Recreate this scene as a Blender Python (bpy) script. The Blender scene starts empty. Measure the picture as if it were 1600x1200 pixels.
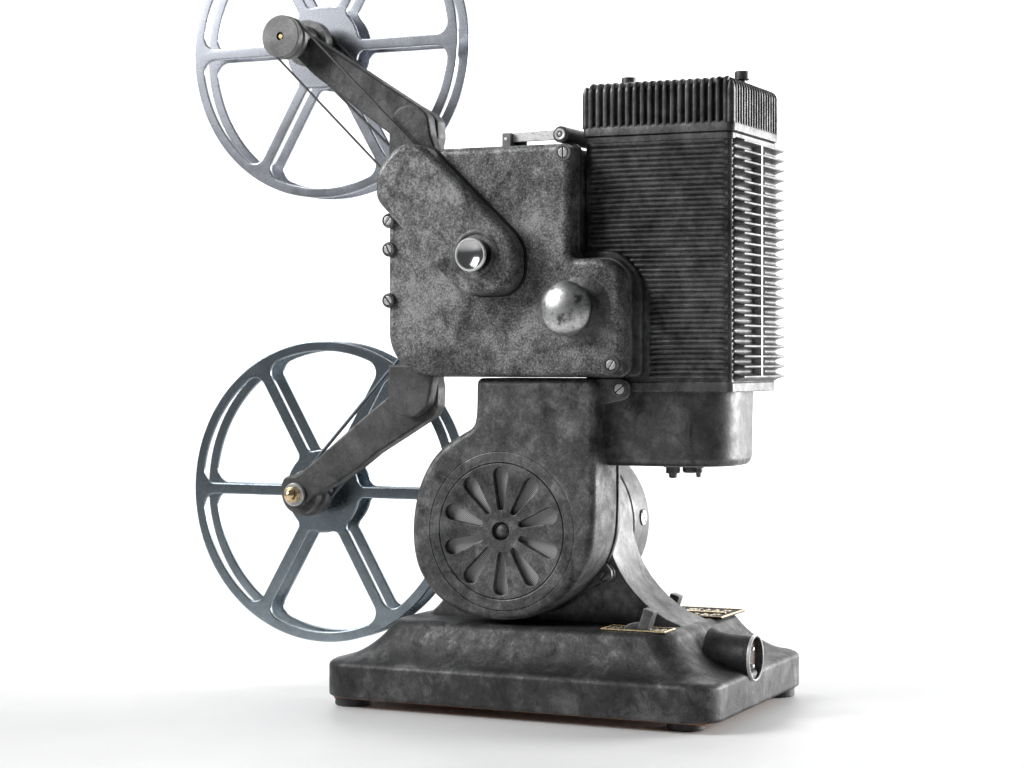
import bpy, bmesh, math, random
from mathutils import Vector, Matrix
random.seed(7)
S = 0.001                      # everything below is written in millimetres
scene = bpy.context.scene
C = scene.collection
PI = math.pi

# ------------------------------------------------------------------ materials
def new_mat(name):
    m = bpy.data.materials.new(name); m.use_nodes = True
    nt = m.node_tree; nt.nodes.clear()
    out = nt.nodes.new('ShaderNodeOutputMaterial'); b = nt.nodes.new('ShaderNodeBsdfPrincipled')
    nt.links.new(b.outputs[0], out.inputs[0])
    return m, nt, b
def N(nt, t, **kw):
    n = nt.nodes.new(t)
    for k, v in kw.items():
        if k in n.inputs: n.inputs[k].default_value = v
        else: setattr(n, k, v)
    return n
def ramp(nt, src, stops):
    r = nt.nodes.new('ShaderNodeValToRGB'); e = r.color_ramp.elements
    e[0].position, e[0].color = stops[0][0], tuple(stops[0][1])+(1,)
    e[1].position, e[1].color = stops[-1][0], tuple(stops[-1][1])+(1,)
    for p, c in stops[1:-1]:
        x = e.new(p); x.color = tuple(c)+(1,)
    nt.links.new(src, r.inputs[0]); return r.outputs[0]
def mapr(nt, src, a, b, c, d):
    n = nt.nodes.new('ShaderNodeMapRange')
    for i, v in enumerate((a, b, c, d)): n.inputs[i+1].default_value = v
    nt.links.new(src, n.inputs[0]); return n.outputs[0]
def g(v): return (v, v, v)

def cast_metal(name, lo, mid, hi, metallic=.35, rough=(.38, .62), grain=.55, bump=.22):
    """worn, mottled, finely pebbled cast metal"""
    m, nt, b = new_mat(name)
    geo = N(nt, 'ShaderNodeNewGeometry'); P = geo.outputs['Position']
    cloud = N(nt, 'ShaderNodeTexNoise', Scale=38., Detail=7., Roughness=.62, Distortion=.6); nt.links.new(P, cloud.inputs['Vector'])
    blot = N(nt, 'ShaderNodeTexNoise', Scale=120., Detail=5., Roughness=.7); nt.links.new(P, blot.inputs['Vector'])
    fine = N(nt, 'ShaderNodeTexNoise', Scale=900., Detail=3., Roughness=.7); nt.links.new(P, fine.inputs['Vector'])
    peb = N(nt, 'ShaderNodeTexNoise', Scale=420., Detail=2., Roughness=.5); nt.links.new(P, peb.inputs['Vector'])
    # sum of noises
    a = N(nt, 'ShaderNodeMath', operation='MULTIPLY_ADD'); nt.links.new(blot.outputs[0], a.inputs[0]); a.inputs[1].default_value = .55; nt.links.new(cloud.outputs[0], a.inputs[2])
    a2 = N(nt, 'ShaderNodeMath', operation='MULTIPLY_ADD'); nt.links.new(fine.outputs[0], a2.inputs[0]); a2.inputs[1].default_value = grain; nt.links.new(a.outputs[0], a2.inputs[2])
    mean = .5+.275+.5*grain
    v0 = mapr(nt, a2.outputs[0], mean-.27, mean+.27, 0, 1)
    # dark oily blotches with ragged outlines
    pv = N(nt, 'ShaderNodeMapping'); pv.inputs['Scale'].default_value = (1.25, 1.25, .8); nt.links.new(P, pv.inputs['Vector'])
    pat = N(nt, 'ShaderNodeTexNoise', Scale=66., Detail=12., Roughness=.78, Distortion=1.1); nt.links.new(pv.outputs[0], pat.inputs['Vector'])
    dark = mapr(nt, pat.outputs[0], .37, .48, 1, 0)
    lite = mapr(nt, pat.outputs[0], .55, .66, 0, 1)
    m1 = N(nt, 'ShaderNodeMath', operation='MULTIPLY_ADD'); nt.links.new(dark, m1.inputs[0]); m1.inputs[1].default_value = -.34; nt.links.new(v0, m1.inputs[2])
    m2 = N(nt, 'ShaderNodeMath', operation='MULTIPLY_ADD'); nt.links.new(lite, m2.inputs[0]); m2.inputs[1].default_value = .20; nt.links.new(m1.outputs[0], m2.inputs[2])
    # paint rubbed off along the rims
    bev = N(nt, 'ShaderNodeBevel', samples=4); bev.inputs['Radius'].default_value = .0009
    dot = N(nt, 'ShaderNodeVectorMath', operation='DOT_PRODUCT'); nt.links.new(bev.outputs[0], dot.inputs[0]); nt.links.new(geo.outputs['Normal'], dot.inputs[1])
    edge = mapr(nt, dot.outputs['Value'], .995, .93, 0, 1)
    rub = N(nt, 'ShaderNodeMath', operation='MULTIPLY'); nt.links.new(edge, rub.inputs[0]); nt.links.new(mapr(nt, blot.outputs[0], .4, .6, .1, .55), rub.inputs[1])
    m3 = N(nt, 'ShaderNodeMath', operation='ADD', use_clamp=True); nt.links.new(m2.outputs[0], m3.inputs[0]); nt.links.new(rub.outputs[0], m3.inputs[1])
    v = m3.outputs[0]
    col = ramp(nt, v, [(0, lo), (.5, mid), (1, hi)])
    nt.links.new(col, b.inputs['Base Color'])
    nt.links.new(mapr(nt, v, 0, 1, rough[1], rough[0]), b.inputs['Roughness'])
    b.inputs['Metallic'].default_value = metallic
    s = N(nt, 'ShaderNodeMath', operation='MULTIPLY_ADD'); nt.links.new(fine.outputs[0], s.inputs[0]); s.inputs[1].default_value = .4; nt.links.new(peb.outputs[0], s.inputs[2])
    bp = N(nt, 'ShaderNodeBump', Strength=bump, Distance=.0006); nt.links.new(s.outputs[0], bp.inputs['Height']); nt.links.new(bp.outputs[0], b.inputs['Normal'])
    return m
def steel(name, lo, hi, rough=.25, metallic=1., scale=60., bump=.03):
    m, nt, b = new_mat(name)
    geo = N(nt, 'ShaderNodeNewGeometry')
    n = N(nt, 'ShaderNodeTexNoise', Scale=scale, Detail=6., Roughness=.7); nt.links.new(geo.outputs['Position'], n.inputs['Vector'])
    f = N(nt, 'ShaderNodeTexNoise', Scale=1100., Detail=2.); nt.links.new(geo.outputs['Position'], f.inputs['Vector'])
    nt.links.new(ramp(nt, n.outputs[0], [(.32, lo), (.68, hi)]), b.inputs['Base Color'])
    nt.links.new(mapr(nt, n.outputs[0], .3, .7, rough*1.25, rough*.8), b.inputs['Roughness'])
    b.inputs['Metallic'].default_value = metallic
    bp = N(nt, 'ShaderNodeBump', Strength=bump*3, Distance=.0003); nt.links.new(f.outputs[0], bp.inputs['Height']); nt.links.new(bp.outputs[0], b.inputs['Normal'])
    return m
def worn_steel(name):
    """polished steel with darker speckled wear"""
    m, nt, b = new_mat(name)
    geo = N(nt, 'ShaderNodeNewGeometry')
    n = N(nt, 'ShaderNodeTexNoise', Scale=150., Detail=9., Roughness=.75); nt.links.new(geo.outputs['Position'], n.inputs['Vector'])
    col = ramp(nt, n.outputs[0], [(.36, g(.10)), (.48, g(.45)), (.60, g(.66))]); nt.links.new(col, b.inputs['Base Color'])
    nt.links.new(mapr(nt, n.outputs[0], .35, .65, .5, .3), b.inputs['Roughness'])
    b.inputs['Metallic'].default_value = 1.
    bp = N(nt, 'ShaderNodeBump', Strength=.15, Distance=.0004); nt.links.new(n.outputs[0], bp.inputs['Height']); nt.links.new(bp.outputs[0], b.inputs['Normal'])
    return m
def plain(name, col, rough=.5, metallic=0.):
    m, nt, b = new_mat(name)
    geo = N(nt, 'ShaderNodeNewGeometry')
    n = N(nt, 'ShaderNodeTexNoise', Scale=300., Detail=3.); nt.links.new(geo.outputs['Position'], n.inputs['Vector'])
    nt.links.new(ramp(nt, n.outputs[0], [(.3, [c*.85 for c in col]), (.7, [min(1, c*1.1) for c in col])]), b.inputs['Base Color'])
    b.inputs['Roughness'].default_value = rough; b.inputs['Metallic'].default_value = metallic
    return m
def screen_mat():
    m, nt, b = new_mat('wire_gauze')
    geo = N(nt, 'ShaderNodeNewGeometry')
    mp = N(nt, 'ShaderNodeMapping'); mp.inputs['Rotation'].default_value = (0, PI/4, 0); nt.links.new(geo.outputs['Position'], mp.inputs['Vector'])
    v = N(nt, 'ShaderNodeTexVoronoi', Scale=1150., Randomness=.12); nt.links.new(mp.outputs[0], v.inputs['Vector'])
    nt.links.new(ramp(nt, v.outputs['Distance'], [(.15, g(.12)), (.55, g(.48))]), b.inputs['Base Color'])
    b.inputs['Roughness'].default_value = .5; b.inputs['Metallic'].default_value = .5
    bp = N(nt, 'ShaderNodeBump', Strength=.5, Distance=.0004); nt.links.new(v.outputs['Distance'], bp.inputs['Height']); nt.links.new(bp.outputs[0], b.inputs['Normal'])
    return m
def brushed_bar():
    m, nt, b = new_mat('scratched_bright_steel')
    geo = N(nt, 'ShaderNodeNewGeometry')
    mp = N(nt, 'ShaderNodeMapping'); mp.inputs['Scale'].default_value = (1, 1, 4); nt.links.new(geo.outputs['Position'], mp.inputs['Vector'])
    n = N(nt, 'ShaderNodeTexNoise', Scale=320., Detail=6., Roughness=.8); nt.links.new(mp.outputs[0], n.inputs['Vector'])
    nt.links.new(ramp(nt, n.outputs[0], [(.36, g(.3)), (.47, g(.85)), (.7, g(.95))]), b.inputs['Base Color'])
    b.inputs['Roughness'].default_value = .55; b.inputs['Metallic'].default_value = .1
    return m

M = {}
M['cast'] = cast_metal('worn_dark_cast_metal', g(.016), g(.08), g(.24))
M['cast_face'] = cast_metal('worn_cast_cover', g(.02), g(.125), g(.36), grain=1.2)
M['cast_base'] = cast_metal('worn_cast_base', g(.012), g(.042), g(.14), metallic=.45, grain=.3, bump=.3)
M['lamp'] = cast_metal('dark_lamphouse_metal', g(.02), g(.072), g(.18), metallic=.5, rough=(.3, .5), grain=.35, bump=.15)
M['arm'] = cast_metal('dark_arm_metal', g(.028), g(.07), g(.14), metallic=.35, grain=.6)
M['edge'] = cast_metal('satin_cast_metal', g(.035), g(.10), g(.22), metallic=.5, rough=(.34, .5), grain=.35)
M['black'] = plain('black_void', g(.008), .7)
M['rubber'] = plain('black_rubber', g(.022), .55)
M['reel_low'] = steel('shaded_reel_metal', (.19, .225, .25), (.29, .335, .365), .25)  # both reels are one aluminium; darker bluish tone paints in dimmer light
M['reel_up'] = steel('lit_reel_metal', (.30, .315, .35), (.42, .435, .475), .26)  # same aluminium as the lower reel, paler tone paints in brighter light
M['chrome'] = steel('polished_chrome', g(.75), g(.9), .09)
M['screw'] = steel('worn_screw_steel', g(.4), g(.8), .3, metallic=.6, scale=300.)
M['bright'] = steel('bright_steel', g(.75), g(.92), .3, metallic=.55)
M['knob'] = worn_steel('worn_knob_steel')
M['glass'] = plain('dark_polished_cap', g(.06), .06, 1.)
M['dish'] = steel('polished_dark_dish', g(.45), g(.5), .13)
M['brass'] = steel('brass', (.62, .45, .24), (.85, .66, .40), .26)
M['pale_brass'] = steel('pale_engraved_brass', (.6, .52, .36), (.8, .72, .55), .35)
M['belt'] = plain('steel_spring_belt', g(.13), .4, .7)
M['belt_low'] = plain('blue_steel_spring_belt', (.12, .14, .16), .4, .7)
M['pulley'] = cast_metal('pulley_metal', g(.13), g(.19), g(.26), metallic=.3, grain=.8, bump=.05)
M['gauze'] = screen_mat()
M['bar'] = brushed_bar()
M['bounce_brown'] = plain('orange_bounce_board', (.32, .13, .05), .9)  # brown of the added board that throws an orange tint under the base

def floor_mat():
    m, nt, b = new_mat('white_studio_paper')
    geo = N(nt, 'ShaderNodeNewGeometry')
    n = N(nt, 'ShaderNodeTexNoise', Scale=14., Detail=8., Roughness=.6); nt.links.new(geo.outputs['Position'], n.inputs['Vector'])
    nt.links.new(ramp(nt, n.outputs[0], [(.3, g(.79)), (.7, g(.83))]), b.inputs['Base Color'])
    b.inputs['Roughness'].default_value = .5
    f = N(nt, 'ShaderNodeTexNoise', Scale=500., Detail=3.); nt.links.new(geo.outputs['Position'], f.inputs['Vector'])
    bp = N(nt, 'ShaderNodeBump', Strength=.1, Distance=.0005); nt.links.new(f.outputs[0], bp.inputs['Height']); nt.links.new(bp.outputs[0], b.inputs['Normal'])
    return m
M['floor'] = floor_mat()

# ------------------------------------------------------------------ object helpers
WORLD = {}                      # object -> its origin in mm
def thing(name, label, cat, at, group=None):
    o = bpy.data.objects.new(name, None); C.objects.link(o)
    o.empty_display_size = .02
    o.location = Vector(at)*S; WORLD[o.name] = Vector(at)
    o['label'] = label; o['category'] = cat
    if group: o['group'] = group
    return o
def finish(me, ang=32, weighted=True): 
    for p in me.polygons: p.use_smooth = True
    me.set_sharp_from_angle(angle=math.radians(ang))
def obj(name, bm, mat, parent=None, label=None, ang=32):
    """link one mesh object; vertices arrive in world millimetres"""
    bmesh.ops.recalc_face_normals(bm, faces=bm.faces)
    lo = Vector([min(v.co[i] for v in bm.verts) for i in range(3)]); hi = Vector([max(v.co[i] for v in bm.verts) for i in range(3)])
    o0 = (lo+hi)/2
    for v in bm.verts: v.co = (v.co-o0)*S
    me = bpy.data.meshes.new(name); bm.to_mesh(me); bm.free()
    finish(me, ang)
    o = bpy.data.objects.new(name, me); C.objects.link(o)
    me.materials.append(M[mat] if isinstance(mat, str) else mat)
    if parent:
        o.parent = parent; o.location = (o0-WORLD[parent.name])*S
    else: o.location = o0*S
    WORLD[o.name] = o0
    if label: o['label'] = label
    w = o.modifiers.new('wn', 'WEIGHTED_NORMAL'); w.keep_sharp = True; w.weight = 80
    return o
def join(dst, src, M_=None):
    me = bpy.data.meshes.new('t'); src.to_mesh(me); src.free()
    if M_: me.transform(M_)
    dst.from_mesh(me); bpy.data.meshes.remove(me); return dst

# orientation of 2-D drawings:  'y' = drawn in (x,z), front face towards -y ; 'x' = drawn in (y,z), face towards +x ; 'z' = drawn in (x,y), face up
AX = {'y': Matrix(((1,0,0,0),(0,0,-1,0),(0,1,0,0),(0,0,0,1))),
      'x': Matrix(((0,0,1,0),(1,0,0,0),(0,1,0,0),(0,0,0,1))),
      'z': Matrix.Identity(4)}
def plate(outlines, a0, a1, bev=1., axis='y', res=4):
    """extruded 2-D outlines (first outer, rest holes) from a0 to a1 along the axis, both rims rounded"""
    cu = bpy.data.curves.new('c', 'CURVE'); cu.dimensions = '2D'; cu.fill_mode = 'BOTH'
    for pts in outlines:
        sp = cu.splines.new('POLY'); sp.points.add(len(pts)-1); sp.use_cyclic_u = True
        for p, q in zip(sp.points, pts): p.co = (q[0], q[1], 0, 1)
    t = abs(a1-a0); cu.extrude = t/2-bev; cu.bevel_depth = bev; cu.bevel_resolution = res; cu.offset = -bev
    co = bpy.data.objects.new('c', cu); C.objects.link(co)
    dg = bpy.context.evaluated_depsgraph_get(); dg.update()
    me = bpy.data.meshes.new_from_object(co.evaluated_get(dg))
    bpy.data.objects.remove(co); bpy.data.curves.remove(cu)
    bm = bmesh.new(); bm.from_mesh(me); bpy.data.meshes.remove(me)
    bmesh.ops.remove_doubles(bm, verts=bm.verts, dist=.004)
    mid = (a0+a1)/2
    T = {'y': Matrix.Translation((0, mid, 0)), 'x': Matrix.Translation((mid, 0, 0)), 'z': Matrix.Translation((0, 0, mid))}[axis]
    bm.transform(T @ AX[axis])
    return bm
def cut(bm, cutters):
    """boolean-subtract meshes from a mesh"""
    def mk(b, n):
        me = bpy.data.meshes.new(n); bmesh.ops.recalc_face_normals(b, faces=b.faces); b.to_mesh(me); b.free(); o = bpy.data.objects.new(n, me); C.objects.link(o); return o
    a = mk(bm, 'a')
    cs = [mk(c, 'b') for c in cutters]
    for c in cs:
        md = a.modifiers.new('b', 'BOOLEAN'); md.operation = 'DIFFERENCE'; md.object = c; md.solver = 'EXACT'
    dg = bpy.context.evaluated_depsgraph_get(); dg.update()
    me = bpy.data.meshes.new_from_object(a.evaluated_get(dg))
    r = bmesh.new(); r.from_mesh(me); bpy.data.meshes.remove(me)
    for o in cs+[a]:
        d = o.data; bpy.data.objects.remove(o); bpy.data.meshes.remove(d)
    return r
def lathe(prof, c, axis='y', seg=64):
    """profile [(radius, height)] turned about the axis; height grows towards -y / +x / +z"""
    bm = bmesh.new(); rings = []
    for r, h in prof:
        if r < 1e-6: rings.append([bm.verts.new((0, 0, h))])
        else: rings.append([bm.verts.new((r*math.cos(2*PI*i/seg), r*math.sin(2*PI*i/seg), h)) for i in range(seg)])
    for A, B in zip(rings, rings[1:]):
        for i in range(seg):
            j = (i+1) % seg
            if len(A) == 1 and len(B) == 1: break
            if len(A) == 1: bm.faces.new((A[0], B[i], B[j]))
            elif len(B) == 1: bm.faces.new((A[i], A[j], B[0]))
            else: bm.faces.new((A[i], A[j], B[j], B[i]))
    bm.transform(Matrix.Translation(c) @ AX[axis]); return bm
def disc_prof(r, h0, h1, b=.5, n=4):
    """solid drum with a rounded outer rim at its h1 end"""
    p = [(0, h0), (r, h0)]
    s = 1 if h1 > h0 else -1
    for i in range(n+1):
        a = PI/2*i/n; p.append((r-b+b*math.cos(a), h1-s*b+s*b*math.sin(a)))
    p.append((0, h1)); return p
def box(x0, x1, y0, y1, z0, z1, b=.5, seg=2):
    bm = bmesh.new(); bmesh.ops.create_cube(bm, size=1)
    bm.transform(Matrix.Translation(((x0+x1)/2, (y0+y1)/2, (z0+z1)/2)) @ Matrix.Diagonal((x1-x0, y1-y0, z1-z0, 1)))
    if b: bmesh.ops.bevel(bm, geom=bm.edges[:], offset=b, segments=seg, profile=.5, affect='EDGES')
    return bm
def tube(pts, r, closed=False, seg=10):
    bm = bmesh.new(); pts = [Vector(p) for p in pts]; n = len(pts); rings = []
    for i, p in enumerate(pts):
        a = pts[(i-1) % n] if closed or i else pts[0]; b = pts[(i+1) % n] if closed or i < n-1 else pts[-1]
        t = (b-a).normalized(); up = Vector((0, 1, 0)) if abs(t.y) < .9 else Vector((1, 0, 0))
        s = t.cross(up).normalized(); u = s.cross(t)
        rings.append([bm.verts.new(p+(s*math.cos(2*PI*k/seg)+u*math.sin(2*PI*k/seg))*r) for k in range(seg)])
    m = n if closed else n-1
    for i in range(m):
        A, B = rings[i], rings[(i+1) % n]
        for k in range(seg): bm.faces.new((A[k], A[(k+1) % seg], B[(k+1) % seg], B[k]))
    if not closed: bm.faces.new(rings[0]); bm.faces.new(rings[-1])
    return bm
def circ(cx, cy, r, n=64): return [(cx+r*math.cos(2*PI*i/n), cy+r*math.sin(2*PI*i/n)) for i in range(n)]
def rpoly(pts, n=8):
    """polygon [(x, y, corner radius)] with filleted corners"""
    out = []; L = len(pts)
    for i in range(L):
        p = Vector(pts[i][:2]); a = Vector(pts[i-1][:2]); b = Vector(pts[(i+1) % L][:2]); r = pts[i][2] if len(pts[i]) > 2 else 0
        u = (a-p).normalized(); v = (b-p).normalized(); ang = u.angle(v)
        if r <= 0 or abs(ang-PI) < .02: out.append(tuple(p)); continue
        d = min(r/math.tan(ang/2), (a-p).length*.49, (b-p).length*.49); r2 = d*math.tan(ang/2)
        c = p+(u+v).normalized()*(r2/math.sin(ang/2))
        s = p+u*d-c; e = p+v*d-c
        a0 = math.atan2(s.y, s.x); a1 = math.atan2(e.y, e.x); da = (a1-a0+PI) % (2*PI)-PI
        for k in range(n+1):
            t = a0+da*k/n; out.append((c.x+r2*math.cos(t), c.y+r2*math.sin(t)))
    return out
def smooth(pts, per=8):
    """closed Catmull-Rom through the points"""
    out = []; L = len(pts)
    for i in range(L):
        p0, p1, p2, p3 = [Vector(pts[(i+k) % L]) for k in (-1, 0, 1, 2)]
        for k in range(per):
            t = k/per
            out.append(tuple(.5*((2*p1)+(p2-p0)*t+(2*p0-5*p1+4*p2-p3)*t*t+(3*p1-p0-3*p2+p3)*t**3)))
    return out
def rrect(x0, x1, y0, y1, r, n=8): return rpoly([(x0, y0, r), (x1, y0, r), (x1, y1, r), (x0, y1, r)], n)
def loft(loops, cap=True):
    bm = bmesh.new(); R = [[bm.verts.new(p) for p in l] for l in loops]
    for A, B in zip(R, R[1:]):
        for i in range(len(A)): bm.faces.new((A[i], A[(i+1) % len(A)], B[(i+1) % len(A)], B[i]))
    if cap: bm.faces.new(R[0]); bm.faces.new(R[-1])
    return bm
def screw(parent, c, r, axis='y', rot=.6, ring=1.55, depth=1.2, ringmat='edge', mat='screw', h=1.0, label=None):
    """slotted screw sunk in a raised collar; c = point on the surface"""
    w = Vector(c)
    s = obj('screw', lathe([(0, -.2), (r*1.12, -.2), (r*1.12, .15), (0, .15)], w, axis, 32), 'black', parent, label)
    if ring: obj('collar', lathe([(r*1.14, -.5), (r*1.14, .5), (r*1.2, .9), (r*ring-.3, .9), (r*ring, .5), (r*ring, -2.5)], w, axis, 40), ringmat, s)
    b = bmesh.new(); gap = r*.13
    for sg in (0, PI):
        a0 = math.asin(gap/r); pts = [(r*math.cos(a0+(PI-2*a0)*i/20+sg+rot), r*math.sin(a0+(PI-2*a0)*i/20+sg+rot)) for i in range(21)]
        q = plate([pts], 0, h, min(.28, r*.15), 'z', 2)
        join(b, q)
    b.transform(Matrix.Translation(w) @ AX[axis] )
    obj('screw_head', b, mat, s)
    return s

# ------------------------------------------------------------------ the floor sweeping up into the backdrop
bm = bmesh.new(); prof = []
for y in (-4200, -2500, -1500, -700, 0, 700, 1400): prof.append((y, 0))
R0 = 900
for i in range(1, 17):
    a = PI/2*i/16; prof.append((1400+R0*math.sin(a), R0-R0*math.cos(a)))
prof += [(2300, 2000), (2300, 3600)]
rows = []
for x in (-9000, -4500, -2000, 0, 2000, 4500, 9000): rows.append([bm.verts.new((x, y, z)) for y, z in prof])
for A, B in zip(rows, rows[1:]):
    for i in range(len(A)-1): bm.faces.new((A[i], B[i], B[i+1], A[i+1]))
fl = obj('floor', bm, 'floor', ang=60); fl['kind'] = 'structure'; fl['label'] = 'seamless white studio floor sweeping up into the backdrop'; fl['category'] = 'floor'
for p in fl.data.polygons:
    if p.normal.z < 0 and abs(p.normal.z) > .3: fl.data.flip_normals(); break

# ------------------------------------------------------------------ the projector
PR = thing('film_projector', 'vintage dark grey metal film projector standing on the white floor', 'projector', (0, 80, 0))

# ---- base
def base_bm():
    x0, x1, y0, y1 = -126, 125, -5.5, 170
    ix, iy = 36.5, 24.5
    prof = [(1.2, 1.2, 6.2), (.2, .2, 7.2), (0, 0, 8.5), (0, 0, 24.4), (.35, .35, 26.0), (1.4, 1.4, 27.3), (3.0, 2.8, 28.2)]
    for i in range(1, 11):                                   # concave sweep up to the top deck
        t = i/10; a = t*.85
        u = math.sin(a)/math.sin(.85); v = (1-math.cos(a))/(1-math.cos(.85)); u = .8*u+.2*t; v = .8*v+.2*t
        prof.append((3+(ix-6)*u, 2.8+(iy-5.6)*u, 28.2+(49.0-28.2)*v))
    prof += [(ix-1.6, iy-1.4, 50.9), (ix+1.0, iy+.8, 52.0), (ix+3, iy+3, 52.3)]
    loops = []
    for dx, dy, z in prof:
        f = dx/ix; r = 18-2*min(1, f)
        loops.append([(p[0], p[1], z) for p in rrect(x0+dx, x1-dx, y0+dy, y1-dy, r, 10)])
    return loft(loops)
base = obj('base', base_bm(), 'cast_base', PR, ang=50)
for x, y in ((101.5, 15.5), (-112, 12.5), (111, 153), (-112, 153)):
    obj('rubber_foot', lathe([(0, 0), (10.2, 0), (11, .8), (11, 6.4), (0, 6.4)], (x, y, 0), 'z', 40), 'rubber', base)
obj('bounce_board', box(-119, 118, 1.0, 163, 5.0, 6.3, .2), 'bounce_brown', base)  # added board under the base, there for a warm bounce on the floor
# power socket on the right flank
SX, SY, SZ = 124.8, 66, 35.3
sk = obj('power_socket', lathe([(16.5, -26), (14.2, -21), (13.4, -15), (13.1, -6), (13.0, 0), (13.0, 1.2), (12.7, 1.6), (12.4, 1.6), (12.3, 1.2), (12.3, -12), (0, -12)], (SX, SY, SZ), 'x', 64), 'cast_base', base, 'round power socket collar', 40)
obj('ring', lathe([(13.25, 0), (13.25, 1.7), (13.1, 2.0), (12.8, 2.0), (12.4, 1.5), (12.4, 0)], (SX, SY, SZ), 'x', 64), 'bright', sk)
obj('socket_insert', lathe([(0, 0), (12.35, 0)], (SX-2.2, SY, SZ), 'x', 48), plain('dark_brown_insert', (.05, .03, .02), .4), sk)
for z in (SZ-5, SZ+5):
    obj('pin', lathe([(0, 7.5), (1.0, 7.2), (1.5, 6), (1.5, 0)], (SX-7.0, SY, z), 'x', 16), 'bright', sk)
# name plates and switches
def marks(parent, x0, x1, y0, y1, z, n, mat):
    bm = bmesh.new(); rnd = random.Random(int(x0*10))
    for r in range(n[1]):
        for k in range(n[0]):
            cx = x0+(x1-x0)*(k+.5)/n[0]; cy = y0+(y1-y0)*(r+.5)/n[1]; w = (x1-x0)/n[0]*.36; h = (y1-y0)/n[1]*.36
            t = rnd.choice(['bars', 'ell', 'tee'])
            join(bm, box(cx-w, cx-w*.4, cy-h, cy+h, z, z+.35, 0))
            if t == 'bars': join(bm, box(cx+w*.4, cx+w, cy-h, cy+h, z, z+.35, 0))
            if t != 'ell': join(bm, box(cx-w*.38, cx+w*.38, cy+h*.3, cy+h*.8, z, z+.35, 0))
            if t != 'tee': join(bm, box(cx-w*.38, cx+w*.38, cy-h, cy-h*.55, z, z+.35, 0))
    obj('raised_lettering', bm, mat, parent)
def name_plate(x0, x1, y0, y1, groups, label):
    z = 52.4
    p = obj('name_plate', plate([rrect(x0, x1, y0, y1, .6, 3)], z-.4, z+.5, .15, 'z', 1), 'black', base, label)
    obj('rim', plate([rrect(x0, x1, y0, y1, .8, 3), rrect(x0+.9, x1-.9, y0+.9, y1-.9, .5, 3)], z+.3, z+1.1, .15, 'z', 1), 'brass', p)
    for a in groups: marks(p, *a[:4], z+.5, a[4], 'pale_brass')
    return p
name_plate(46, 86, 22.5, 41, [(49, 57, 27, 36, (2, 2)), (76, 83, 27, 36, (2, 2))], 'brass rimmed name plate at the front edge')
name_plate(50, 92.5, 103, 147, [(53, 87, 108, 119, (6, 2)), (53, 87, 127, 141, (6, 2))], 'wide brass rimmed name plate behind the pedestal')
obj('divider', box(52, 88, 122.4, 124.4, 52.8, 53.8, .1), 'brass', base)
def lever(cx, cy, lean, label, up=58.8):
    a = [(cx-2.5+10.5*math.cos(t), 46.6+10.5*math.sin(t)) for t in [PI*i/24 for i in range(25)]]
    l = obj('switch', plate([a], cy+1.5, cy+5.0, .3), 'edge', base, label)
    b = box(-3.2, 3.2, -3.9, 3.9, -6.2, 6.2, .6)
    b.transform(Matrix.Translation((cx+3.5, cy+3.4, up)) @ Matrix.Rotation(lean, 4, 'Y'))
    obj('lever', b, 'edge', l)
lever(69, 27, .32, 'grey paddle switch on the front name plate')
lever(47.5, 128, .32, 'dark paddle switch behind the pedestal', 56.6)

# ---- pedestal between the blower and the motor drum
BX, BZ = -14.9, 108.1                                        # blower axis
def pedestal_outline():
    R = 52.; pts = []
    right = [(86.5, 51), (82, 53.2), (74, 56.3), (66.5, 60.6), (60, 65.6), (54, 71.4), (49, 77.2), (44.6, 84), (41.0, 91)]
    left = [(-84.5, 51), (-80.5, 53.6), (-76, 57.5), (-71, 63), (-67, 69), (-65.5, 77), (-66, 91)]
    top = [(BX+R*math.cos(t), BZ+R*math.sin(t)) for t in [math.radians(a) for a in range(-4, 200, 6)]]
    pts = right+top+left[::-1]
    return pts
ped = obj('pedestal', plate([pedestal_outline()], 55.5, 98, 1.2), 'edge', PR)
drum = obj('motor_drum', lathe([(0, -30), (50.8, -30), (50.8, 1.0), (51.4, 1.8), (52, 1.8)][:0]+[(46, 3), (50.5, 2.2), (51.6, 1.2), (52, 0), (52, -22), (51.2, -25), (48, -27.5), (30, -31), (0, -32)], (BX, 101.5, BZ), 'y', 96), 'edge', PR, ang=45)
# slot-headed plug on the drum's flank
th = math.radians(3.5)
screw(drum, (BX+52*math.cos(th)+.2, 113.5, BZ+52*math.sin(th)), 4.6, 'x', -.9, ring=None, mat='bright', h=.9, label='large slotted bright plug')

# ---- blower housing
blo = [(-31.6, 192, ), (-32.2, 176), (-34.6, 169.2), (-42.6, 164.2), (-53.2, 157.6), (-63.0, 147), (-70.6, 131.2), (-74.0, 113.8), (-74.0, 98.4), (-70.9, 85.0), (-64.0, 73.8), (-54.4, 64.9), (-41.2, 58.8), (-26.6, 55.8), (-12, 55.5), (2.9, 58.0), (15.5, 64.0), (27.8, 74.2), (37.5, 87.6), (42.9, 101), (44.9, 115.6), (45.2, 140)]
def catmull_open(pts, per=6):
    q = [pts[0]]+pts+[pts[-1]]; out = []
    for i in range(1, len(q)-2):
        p0, p1, p2, p3 = [Vector(q[i+k]) for k in (-1, 0, 1, 2)]
        for k in range(per):
            t = k/per; out.append(tuple(.5*((2*p1)+(p2-p0)*t+(2*p0-5*p1+4*p2-p3)*t*t+(3*p1-p0-3*p2+p3)*t**3)))
    out.append(tuple(q[-1])); return out
bo = catmull_open(blo)
top = rpoly([(45.2, 140, 0), (45.2, 198.4, 5.5), (-31.2, 198.4, 8), (-31.6, 192, 0)], 8)
bo = bo[:-1]+[p for p in top if p[1] > 141 and not (p[0] < -31.55 and p[1] < 192.1)]
b = plate([bo], 16, 53, 4.6, res=6)
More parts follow.
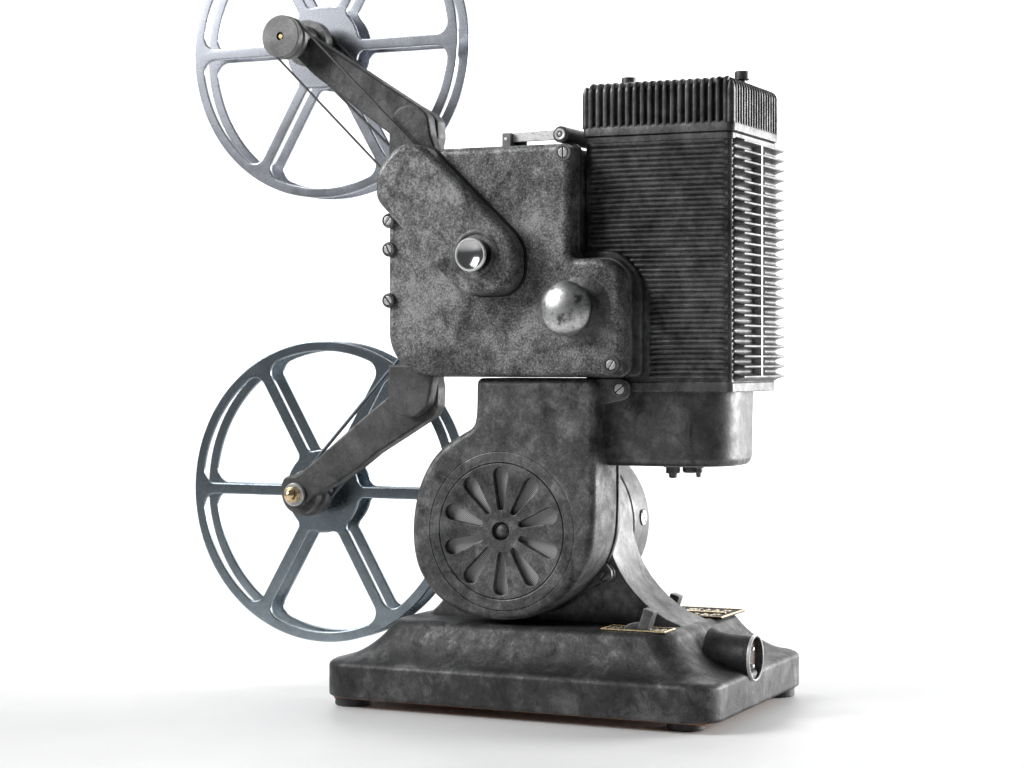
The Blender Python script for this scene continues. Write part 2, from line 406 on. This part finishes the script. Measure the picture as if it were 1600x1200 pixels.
hole = lathe([(0, 6), (47.2, 6), (47.2, -6.5), (0, -6.5)], (BX, 16, BZ), 'y', 128)
blower = obj('blower_housing', cut(b, [hole]), 'cast', PR, 'snail shaped blower housing', 38)
obj('rear_flange', plate([bo], 53.2, 56.2, .5), 'edge', blower)
ring = lathe([(40.6, -3), (40.6, -.35), (41.1, 0), (46.2, 0), (46.8, -.35), (46.8, -3)], (BX, 16.0, BZ), 'y', 128)
obj('grille_ring', ring, 'cast', blower)
def petal(a):
    r0, r1, h0, h1 = 14.2, 33.3, 1.9, 4.75
    pts = []
    d = math.asin((h1-h0)/(r1-r0))
    for i in range(13):
        t = -(PI/2+d)+(PI+2*d)*i/12; pts.append((r1+h1*math.cos(t), h1*math.sin(t)))
    for i in range(9):
        t = (PI/2+d)+(PI-2*d)*i/8; pts.append((r0+h0*math.cos(t), h0*math.sin(t)))
    return [(BX+x*math.cos(a)-y*math.sin(a), BZ+x*math.sin(a)+y*math.cos(a)) for x, y in pts]
holes = [petal(PI/2+2*PI*k/10) for k in range(10)]
hub = circ(BX, BZ, 5.6, 32)
obj('grille', plate([circ(BX, BZ, 40.1, 128)]+holes+[hub], 15.9, 20.4, .55), 'cast', blower, 'round grille with ten petal shaped slots')
obj('gauze', lathe([(0, 0), (40, 0)], (BX, 20.9, BZ), 'y', 96), 'gauze', blower)
obj('hub_button', lathe([(0, 4.2), (2.2, 3.9), (4.0, 2.9), (4.9, 1.4), (5.2, 0)], (BX, 20.9, BZ), 'y', 32), 'cast', blower)
# flange lugs with screws
def lug(c, r, y0, y1, tail, name='lug'):
    x, z = c; pts = [(x+r*math.cos(t), z+r*math.sin(t)) for t in [2*PI*i/40 for i in range(40)]]
    q = plate([pts], y0, y1, .6)
    join(q, plate([rpoly([(x-r*.95, z+tail[1], 0), (x+r*.8, z+tail[1], 0), (x+r*.96, z, 0), (x-r*.96, z, 0)])], y0+.1, y1-.1, .3) if False else plate([pts], y0+.7, y1-.7, .2))
    return q
def tab(pts, y0, y1, b=.6): return plate([pts], y0, y1, b)
t1 = obj('lug', tab(rpoly([(40, 198.3, 0), (58, 198.3, 6), (63.6, 196, 6), (63.6, 187.0, 6), (56, 184.9, 5), (42, 182.5, 0)]), 25, 33), 'edge', blower)
screw(blower, (57.2, 25, 192.3), 3.1, 'y', .7, ring=1.5)
t2 = obj('lug', tab(rpoly([(24, 76, 0), (33, 89, 2), (38.6, 88, 3), (41.8, 84, 4), (42.3, 79.6, 4), (39.5, 76.2, 4), (34, 76.4, 3), (28, 73, 2)]), 49.5, 52.6), 'edge', blower)
t3 = obj('lug', tab(rpoly([(26, 76, 0), (34, 89, 2), (39.2, 88, 3), (42.4, 84, 4), (42.9, 79.6, 4), (40.1, 76.2, 4), (34.6, 76.4, 3), (29, 73, 2)]), 53.2, 56.4), 'edge', blower)
screw(blower, (37.4, 49.5, 80.8), 2.7, 'y', .9, ring=1.3, mat='edge')

# ---- main mechanism housing (cover plate + body behind)
cov = rpoly([(-86.2, 199.8, 26), (65, 199.8, 7), (65, 267.6, 25), (32.6, 267.6, 4), (32.6, 334.6, 5), (-86.2, 334.6, 20)], 14)
cover = obj('housing_cover', plate([cov], 8, 26, 4.2, res=7), 'cast_face', PR, 'flat worn side cover', 38)
rear = rpoly([(-84.2, 201.4, 24), (63.2, 201.4, 7), (63.2, 265.6, 24), (32.6, 265.6, 4), (31.2, 333.4, 5), (-84.2, 333.4, 20)], 12)
body = obj('mechanism_housing', plate([rear], 26.4, 98, 2.0), 'cast', PR)
obj('cover_lip', plate([rpoly([(-87.4, 198.9, 28), (66.2, 198.9, 8), (66.2, 268.8, 26), (33.6, 268.8, 4), (33.6, 335.4, 5), (-87.4, 335.4, 20)], 14)], 20.5, 26.2, 1.3), 'edge', cover)
for (x, z, rr, m) in ((28.9, 329.1, 2.9, .0), (58.9, 206.4, 2.9, -.5)):
    screw(cover, (x, 8.0, z), rr, 'y', PI/2+m*1.2, ring=1.75)
for z in (292.6, 275.4, 244.7):
    obj('boss', lathe(disc_prof(4.5, -14, 2.2, .8), (-84.6, 8.6, z), 'y', 40), 'cast', cover)
    screw(cover, (-84.6, 6.4, z), 2.7, 'y', 1.1+z*.3, ring=1.5)
# round worn knob
kx, kz = 34.6, 238.6
obj('knob_boss', lathe([(21, -1.0), (18, .4), (13, 1.6), (11, 3.0), (10.4, 7), (0, 7)], (40, 8.2, kz), 'y', 72), 'cast', PR, ang=60)
dome = [(9, 0), (13.9, .4)]
for i in range(0, 15):
    a = PI/2*i/14; dome.append((15.9*math.cos(a), 2.2+9.6*math.sin(a)))
obj('knob', lathe(dome, (kx, .5, kz), 'y', 72), 'knob', PR, 'domed bright worn steel knob', 80)
# drive belt cover with its cap
bc = rpoly([(x+1.3, z, q) for x, z, q in [(-88.2, 304.5, 12), (-88.2, 322, 20), (-72, 338, 22), (-56.5, 335.3, 14), (4.4, 276.8, 24), (3.0, 247.2, 25), (-31, 246.6, 22)]], 14)
beltc = obj('belt_cover', plate([bc], -7.2, 9.0, 4.2, res=7), 'cast_face', PR, 'raised slanting belt cover', 38)
obj('hub_pad', lathe([(18, -.4), (16, .5), (14.2, 1.3), (12.6, 1.5), (12, .8), (11.6, -.2), (0, -.2)], (-20, -6.3, 269.9), 'y', 72), 'cast', beltc, ang=60)
cap = obj('drive_cap', lathe([(9.6, -.5), (9.6, 8.6), (9.2, 9.4), (8.9, 9.5)], (-19.4, -6.3, 269.9), 'y', 64), 'glass', beltc, 'polished drive cap with bright rim', 50)
obj('rim', lathe([(9.75, 8.0), (9.75, 9.4), (9.3, 9.9), (8.7, 9.9), (8.3, 9.3)], (-19.4, -6.3, 269.9), 'y', 64), 'bright', cap)
obj('lens_face', lathe([(8.7, 9.6), (8.4, 9.2)]+[(8.4*k/8, 6.6+(14.5-math.sqrt(14.5**2-(8.4*k/8)**2))) for k in range(8, -1, -1)], (-19.4, -6.3, 269.9), 'y', 64), 'dish', cap, ang=80)
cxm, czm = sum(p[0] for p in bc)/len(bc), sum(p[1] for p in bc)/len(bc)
shade_pts = []
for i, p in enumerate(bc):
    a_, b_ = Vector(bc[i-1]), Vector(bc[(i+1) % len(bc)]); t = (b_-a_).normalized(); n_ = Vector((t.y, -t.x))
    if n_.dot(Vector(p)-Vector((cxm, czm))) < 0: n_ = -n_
    shade_pts.append((p[0]+n_.x*1.0, p[1]+n_.y*1.0))
obj('shade_rim', plate([shade_pts], 7.3, 9.2, .3), 'black', beltc)  # added thin black plate, paints the dark shade around the belt cover
# latch bar along the top
la = rpoly([(-8.5, 337.6, .5), (24.5, 338.0, 2), (24.5, 343.8, 2), (-8.5, 343.2, .5)], 4)
latch = obj('latch', plate([la], 20, 22.5, .3), 'bar', PR, 'scratched bright latch bar on top')
obj('end_block', box(-14.2, -8.6, 16.5, 24, 334.0, 342.9, .4), 'pulley', latch)
obj('rivet', lathe(disc_prof(1.1, -.4, .4, .2), (-11.3, 16.5, 339.2), 'y', 20), 'bright', latch)
obj('spacer', box(-8.6, -2, 22, 26, 334, 338.2, .3), 'black', latch)
obj('roller', lathe([(0, .2), (2.6, .2), (3.1, 0), (4.6, 0), (4.9, -.5), (4.9, -45), (0, -45)], (23.2, 17.0, 340.6), 'y', 40), 'lamp', latch)
obj('washer', lathe([(1.9, .3), (1.9, .9), (2.3, 1.1), (3.2, 1.1), (3.4, .8), (3.4, .3)], (23.2, 17.0, 340.6), 'y', 32), 'bright', latch)
obj('pin', lathe([(0, 1.5), (.9, 1.3), (1.4, .6), (1.4, 0)], (23.2, 17.0, 340.6), 'y', 24), 'screw', latch)

# ---- lamp house
LX0, LX1, LY0, LY1 = 33, 123.6, 30, 112
lc = loft([[(p[0], p[1], z) for p in rrect(LX0, LX1, LY0, LY1, 3.2, 6)] for z in (196, 336)])
slot = box(LX1-9, LX1+5, 69.5, 86, 199.6, 333.4, 0)
lamp = obj('lamp_house', cut(lc, [slot]), 'lamp', PR, 'tall finned lamp house')
obj('vent_recess', box(LX1-9.2, LX1-7.5, 69, 86.5, 199, 334, 0), 'black', lamp)
SEC = [(-2.9, 0), (-2.3, .12), (-1.55, .36), (-1.0, .68), (-.65, .94), (-.42, 1.0), (.42, 1.0), (.65, .94), (1.0, .68), (1.55, .36), (2.3, .12), (2.9, 0)]
RIB = [(-1.25, 0), (-1.05, .6), (-.5, .95), (0, 1.0), (.5, .95), (1.05, .6), (1.25, 0)]
def fin_x(bm, z, x0, x1, yf, h, sec, e=2.6):
    loops = []
    for x, s in ((x0, .02), (x0+e*.25, .6), (x0+e, 1), (x1-e, 1), (x1-e*.25, .6), (x1, .02)):
        loops.append([(x, yf+.25, z+a*(.5+.5*s)) if k in (0, len(sec)-1) else (x, yf-h*b*s, z+a*(.5+.5*s)) for k, (a, b) in enumerate(sec)])
    for A, B in zip(loops, loops[1:]):
        va = [bm.verts.new(p) for p in A]; vb = [bm.verts.new(p) for p in B]
        for i in range(len(A)-1): bm.faces.new((va[i], va[i+1], vb[i+1], vb[i]))
def fin_y(bm, z, y0, y1, xf, h, sec, e0=3., e1=1.6, open_end=False):
    loops = []
    st = [(y0, .02), (y0+e0*.12, .45), (y0+e0*.45, .85), (y0+e0, 1), (y1-e1, 1), (y1-e1*.3, .9), (y1, .02)]
    for y, s in st:
        loops.append([(xf-.25 if k in (0, len(sec)-1) else xf+h*b*s, y, z+a*(.85+.15*s)) for k, (a, b) in enumerate(sec)])
    for A, B in zip(loops, loops[1:]):
        va = [bm.verts.new(p) for p in A]; vb = [bm.verts.new(p) for p in B]
        for i in range(len(A)-1): bm.faces.new((va[i], vb[i], vb[i+1], va[i+1]))
ff = bmesh.new(); fs = bmesh.new(); pitch = 5.87
def left_bound(z):
    if z > 270: return 36.2
    if z > 240: return 41+math.sqrt(max(0, 33.5**2-(z-240)**2))*.98
    return 73.6
for k in range(24):
    z = 199.4+pitch*k
    xl = left_bound(z)
    fin_x(ff, z, xl, 121.4, LY0, 2.0, SEC)
    if k < 23: fin_x(ff, z+pitch/2, left_bound(z+pitch/2)+.6, 120.6, LY0, 1.5, RIB)
    fin_y(fs, z, 34, 110.5, LX1, 6.3, SEC, 3.2, .8)
    if k < 23:
        fin_y(fs, z+pitch/2, 32.2, 67.5, LX1, 1.2, RIB, 1.5, 1.5)
        fin_y(fs, z+pitch/2, 87.5, 109.5, LX1, 1.2, RIB, 1.5, 1.5)
for bmx in (ff, fs): bmesh.ops.remove_doubles(bmx, verts=bmx.verts, dist=.001)
obj('front_cooling_fins', ff, 'lamp', lamp, ang=60)
obj('side_cooling_fins', fs, 'edge', lamp, ang=60)  # lighter metal than the front fins, light from the right put into colour
obj('vent_bar', box(LX1-2, LX1+6.2, 66.4, 68.4, 199.4, 334.4, .3), 'bright', lamp)
# smooth raised collar hugging the round shoulder of the mechanism housing
col = rpoly([(33, 199, 4), (70.6, 199, 5), (70.6, 256, 22), (57, 273.0, 18), (33, 273.0, 4)], 12)
obj('shoulder_collar', plate([col], 26, 31.4, 1.8), 'lamp', lamp)
obj('top_flange', loft([[(p[0], p[1], z) for p in rrect(LX0-d, LX1+.9+d, LY0-.9-d, LY1+d, 3.6, 6)] for z, d in ((335.2, -.5), (335.6, 0), (338.6, 0), (339.3, -.5))]), 'edge', lamp)
obj('bottom_flange', loft([[(p[0], p[1], z) for p in rrect(57.6-d, LX1+.9+d, LY0-.9-d, LY1-2+d, 3.6, 6)] for z, d in ((190.6, -.6), (191.2, 0), (195.6, .0), (196.4, -.6))]), 'edge', lamp)
# grooved cap
CX0, CX1, CY0, CY1, CZ = 31.6, 125.6, 28.2, 112.5, 371.2
cap2 = obj('grooved_cap', loft([[(p[0], p[1], z) for p in rrect(CX0+3.4, CX1-3.4, CY0+3.4, CY1-3.4, 3.4, 6)] for z in (340, CZ-3.4)]), 'lamp', lamp, 'deeply grooved lamp house cap')
obj('band', loft([[(p[0], p[1], z) for p in rrect(CX0+d, CX1-d, CY0+d, CY1-d, 4.6, 8)] for z, d in ((339.6, .5), (340, 0), (344.0, 0), (345.6, .9), (346.6, 3.2))]), 'edge', cap2, ang=50)
fb = bmesh.new()
def ushape(a0, a1, z0, z1, r): return rpoly([(a0, z0, 0), (a1, z0, 0), (a1, z1, r), (a0, z1, r)], 8)
x = CX0+5.6; k = 0
while x < CX1-4.2:
    deep = x < CX1-14
    join(fb, plate([ushape(CY0, CY1 if deep else CY0+9, 344.4, CZ, 6.5 if deep else 4.2)], x-1.3, x+1.3, .85, 'x', 3)); x += 4.62
# rounded corner piers
for cx, cy in ((CX0+2.6, CY0+2.6), (CX1-2.6, CY0+2.6), (CX1-2.6, CY1-2.6)):
    join(fb, lathe([(2.6, 344.4), (2.6, CZ-8), (2.3, CZ-5.5), (1.4, CZ-3), (0, CZ-2)], (cx, cy, 0), 'z', 20))
y = CY0+6.2
while y < CY1-3:
    join(fb, plate([ushape(CX1-13, CX1, 344.4, CZ-.2, 6)], y-.75, y+.75, .5, 'y', 2)); y += 4.62
obj('cap_ribs', fb, 'lamp', cap2)
k1 = obj('knurled_screw', lathe([(0, 377.2), (3.9, 377.2), (4.4, 376.7), (4.4, 373.6), (4.0, 373.2), (2.4, 373), (2.4, 366), (0, 366)], (49, 60, 0), 'z', 24), 'edge', cap2)
k2 = obj('knurled_screw', lathe([(0, 379.3), (4.0, 379.3), (4.6, 378.8), (4.6, 374.4), (4.0, 374.0), (2.3, 373.8), (2.3, 366), (0, 366)], (114.5, 76, 0), 'z', 12), 'edge', cap2)
# lower lamp socket housing
low = loft([[(p[0], p[1], z) for p in rpoly([(43, 32.5+d, 1), (119.4-d, 32.5+d, 27), (119.4-d, 103-d, 24), (43, 100-d, 1)], 12)] for z, d in ((190.8, 0), (152, .6), (149.4, 1.4), (147.7, 2.8), (147.2, 4.6))])
lh = obj('socket_housing', low, 'lamp', PR, 'smooth lower lamp socket housing', 40)
for (x, y, r1, h) in ((77, 60, 4.2, 5.2), (86, 66, 5.0, 4.0), (93, 60, 2.6, 4.4)):
    t = obj('terminal', lathe([(0, 0), (r1+1.2, 0), (r1+1.2, -1.6), (r1, -1.8), (r1, -h), (r1*.62, -h-.2), (r1*.55, -h-2.6), (0, -h-3.2)] if r1 < 5 else [(0, 0), (r1, 0), (r1, -h), (r1-1, -h-1), (0, -h-1)], (x, y, 147.4), 'z', 18), 'edge', lh)

# ---- reel arms, pulleys, belts
RX, ZL, ZU = -161.5, 125.2, 408.4
def loop_belt(c1, r1, c2, r2, y, rad, mat, parent, name='drive_belt'):
    a = Vector(c1); b_ = Vector(c2); d = (b_-a); th_ = math.atan2(d.y, d.x); pts = []
    for i in range(25): t = th_+PI/2+PI*i/24; pts.append((a.x+r1*math.cos(t), y, a.y+r1*math.sin(t)))
    for i in range(25): t = th_-PI/2+PI*i/24; pts.append((b_.x+r2*math.cos(t), y, b_.y+r2*math.sin(t)))
    return obj(name, tube(pts, rad, True, 10), mat, parent, ang=80)
# upper arm
ua = rpoly([(-168, 421, 10), (-154.2, 412.6, 20), (-112.5, 386.3, 30), (-78, 364.4, 8), (-67, 358.4, 4), (-62.8, 353.8, 4), (-62.2, 344, 4), (-66, 326, 0), (-90, 326, 0), (-94.7, 338, 0), (-94.7, 346.4, 2), (-115.2, 361, 20), (-136, 377, 20), (-148.7, 385.9, 10), (-163.4, 399.3, 6), (-173, 409, 6)], 10)
arm_u = obj('upper_arm', plate([ua], 28, 40, 1.5), 'arm', PR, 'upper reel arm leaning to the upper left', 38)
obj('bracket', plate([rpoly([(-91, 326, 0), (-91, 349, 3), (-87, 361.5, 10), (-73, 364, 10), (-64.5, 356, 8), (-62.5, 344, 5), (-57, 330, 0), (-57, 326, 0)], 10)], 18.5, 28.4, 1.5), 'arm', arm_u)
obj('spindle', lathe([(0, 18), (6.5, 18), (6.5, 12), (10.4, 11), (10.4, -9), (14.5, -9.2), (14.5, -17), (9.5, -17.5), (9.5, -29), (0, -29)], (RX, 31.5, ZU), 'y', 56), 'edge', arm_u)
pul = obj('pulley', lathe([(2.6, 2.2), (12.6, 2.2), (13.1, 1.7), (13.1, -1.8), (11.9, -2.6), (11.9, -5.4), (13.1, -6.2), (13.1, -9.2), (9, -9.6), (9, -17)], (RX, 11.2, ZU), 'y', 72), 'pulley', arm_u, 'plain grey upper pulley')
obj('axle', lathe([(0, 1.6), (1.3, 1.6), (1.6, 1.2), (1.6, 0), (2.7, 0)], (RX, 11.2, ZU), 'y', 28), 'brass', pul)
obj('latch_pin', box(RX-14.4, RX-11.2, 16, 24, ZU+4.5, ZU+7.2, .4), 'arm', pul)
loop_belt((RX, ZU), 12.6, (-46, 296), 12.6, 15.2, .75, 'belt', arm_u)
loop_belt((RX, ZU), 11.8, (-86, 338), 11.8, 52, .9, 'belt', arm_u, 'rear_belt')
# lower arm
la_ = rpoly([(-174, 127, 5), (-170, 137, 6), (-162, 136, 10), (-138.2, 154.5, 30), (-116.5, 171.8, 30), (-94.7, 188.2, 4), (-92, 198, 0), (-88, 207, 0), (-65, 207, 0), (-62.4, 192, 6), (-62.8, 181, 7), (-66.3, 174.8, 6), (-105.8, 151.3, 6), (-118, 142.2, 8), (-132, 133.4, 20), (-149, 124.5, 10), (-156, 118, 8), (-166, 117, 8)], 10)
arm_l = obj('lower_arm', plate([la_], 28, 40, 1.5), 'arm', PR, 'lower reel arm leaning to the lower left', 38)
obj('bracket', plate([rpoly([(-91.4, 206, 0), (-91.4, 183, 9), (-85, 175.4, 9), (-72, 174.6, 8), (-64.5, 182, 8), (-61.5, 197, 6), (-58.0, 206, 0)], 10)], 18.5, 28.4, 1.5), 'arm', arm_l)
obj('spindle', lathe([(0, 0), (11.5, 0), (12.6, -.8), (12.6, -9), (14.4, -9.6), (14.4, -18), (9.5, -18.5), (9.5, -29), (0, -29)], (RX, 31.5, ZL), 'y', 56), 'arm', arm_l)
nut = obj('spindle_nut', lathe([(0, -.4), (7.2, -.4), (7.2, 1.4), (6.7, 1.9), (0, 1.9)], (RX, 26.9, ZL), 'y', 40), 'screw', arm_l)
hexn = [(RX+5.4*math.cos(PI/3*i+.2), ZL+5.4*math.sin(PI/3*i+.2)) for i in range(6)]
obj('hex', plate([hexn], 21.6, 25.6, .5), 'brass', nut)
obj('acorn', lathe([(4.0, 0), (3.8, 1.4), (3.1, 2.7), (1.8, 3.7), (0, 4.0)], (RX, 21.9, ZL), 'y', 32), 'brass', nut)
loop_belt((RX, ZL), 12, (-86.7, 205.5), 12, 48, 1.2, 'belt_low', arm_l, 'rear_belt')

# ------------------------------------------------------------------ film reels
def window(k, R1=26.5, R2=89.6, h=3.5, r=8.0, ri=4.5):
    a = PI/3*k; pts = []
    def corner(R, inner, side):
        rr = ri if inner else r
        D = R+rr if inner else R-rr
        return math.sqrt(D*D-(h+rr)**2), h+rr, rr
    half = []
    # lower edge of the window: along the spoke at angle 0, from inner to outer
    cx, cy, rr = corner(R1, True, 0)
    ph = math.atan2(cy, cx)
    for i in range(9):                                  # from tangent with inner circle to tangent with the spoke
        t0 = PI+ph; t1 = 3*PI/2; t = t0+(t1-t0)*i/8; half.append((cx+rr*math.cos(t), cy+rr*math.sin(t)))
    cx, cy, rr = corner(R2, False, 0); ph = math.atan2(cy, cx)
    for i in range(9):
        t0 = -PI/2; t1 = ph; t = t0+(t1-t0)*i/8; half.append((cx+rr*math.cos(t), cy+rr*math.sin(t)))
    for i in range(1, 9):                               # outer arc up to the bisector
        t = ph+(PI/6-ph)*i/8; half.append((R2*math.cos(t), R2*math.sin(t)))
    # mirror about the bisector (30 deg)
    mir = []
    for x, y in half[::-1][1:]:
        c2, s2 = math.cos(PI/3), math.sin(PI/3); mir.append((x*c2+y*s2, x*s2-y*c2))
    poly = half+mir
    # inner arc back
    pa = math.atan2(poly[-1][1], poly[-1][0]); pb = math.atan2(poly[0][1], poly[0][0])
    for i in range(1, 6):
        t = pa+(pb-pa)*i/6; poly.append((R1*math.cos(t), R1*math.sin(t)))
    return [(x*math.cos(a)-y*math.sin(a), x*math.sin(a)+y*math.cos(a)) for x, y in poly]
def make_reel(zc, mat, label):
    r = thing('film_reel', label, 'film reel', (RX, 70, zc-96), 'film reels on the projector arms')
    def shift(pts): return [(RX+x, zc+z) for x, z in pts]
    for y0 in (61, 77.2):
        fl_ = plate([shift(circ(0, 0, 96, 144))]+[shift(window(k)) for k in range(6)], y0, y0+2.4, .7, res=3)
        obj('flange', fl_, mat, r, 'six spoked flange')
    obj('hub', lathe([(9.6, 1), (19.5, 1), (20, .5), (20, -14.5), (19.5, -15), (9.6, -15)], (RX, 63.4+.6, zc), 'y', 72), mat, r)
    return r
reel1 = make_reel(ZL, 'reel_low', 'empty aluminium film reel in shaded blue grey on the lower arm, whole and behind the blower')
reel2 = make_reel(ZU, 'reel_up', 'empty aluminium film reel in lit pale silver on the upper arm, cut off by the picture top')

# ------------------------------------------------------------------ light
w = bpy.data.worlds.new('World'); scene.world = w; w.use_nodes = True
bg = w.node_tree.nodes['Background']; bg.inputs[0].default_value = (.93, .96, 1, 1); bg.inputs[1].default_value = .12
def area(name, loc, target, sx, sy, power, col=(1, 1, 1), spread=PI):
    l = bpy.data.lights.new(name, 'AREA'); l.shape = 'RECTANGLE'; l.size = sx*S; l.size_y = sy*S; l.energy = power; l.color = col; l.spread = spread
    o = bpy.data.objects.new(name, l); C.objects.link(o); o.location = Vector(loc)*S
    o.rotation_euler = (Vector(target)-Vector(loc)).to_track_quat('-Z', 'Y').to_euler(); return o
area('backdrop_light', (-300, 1250, 1900), (-350, 2250, 300), 4200, 800, 76, spread=math.radians(132))
area('top_left_light', (-900, 450, 1250), (-250, 200, 0), 900, 600, 3.7, spread=math.radians(130))
area('right_softbox', (1200, 1080, 400), (110, 80, 240), 1000, 800, 9.0, spread=math.radians(70))
area('front_left_softbox', (-1230, -960, 1130), (-20, 0, 240), 1000, 1000, 5.5, spread=math.radians(60))

# ------------------------------------------------------------------ camera
cam = bpy.data.cameras.new('camera'); co = bpy.data.objects.new('camera', cam); C.objects.link(co); scene.camera = co
psi = math.radians(24.8)
co.location = (math.sin(psi)*1.240, -math.cos(psi)*1.240, .210)
co.rotation_euler = (PI/2, 0, psi)
cam.sensor_width = 36; cam.lens = 3340/1600*36
cam.shift_y = -(600-560)/1600
cam.dof.use_dof = True; cam.dof.focus_distance = 1.22; cam.dof.aperture_fstop = 14
cam.clip_start = .01; cam.clip_end = 50
scene.view_settings.view_transform = 'Standard'; scene.view_settings.look = 'None'
scene.view_settings.exposure = 0; scene.view_settings.gamma = 1; scene.view_settings.use_curve_mapping = False
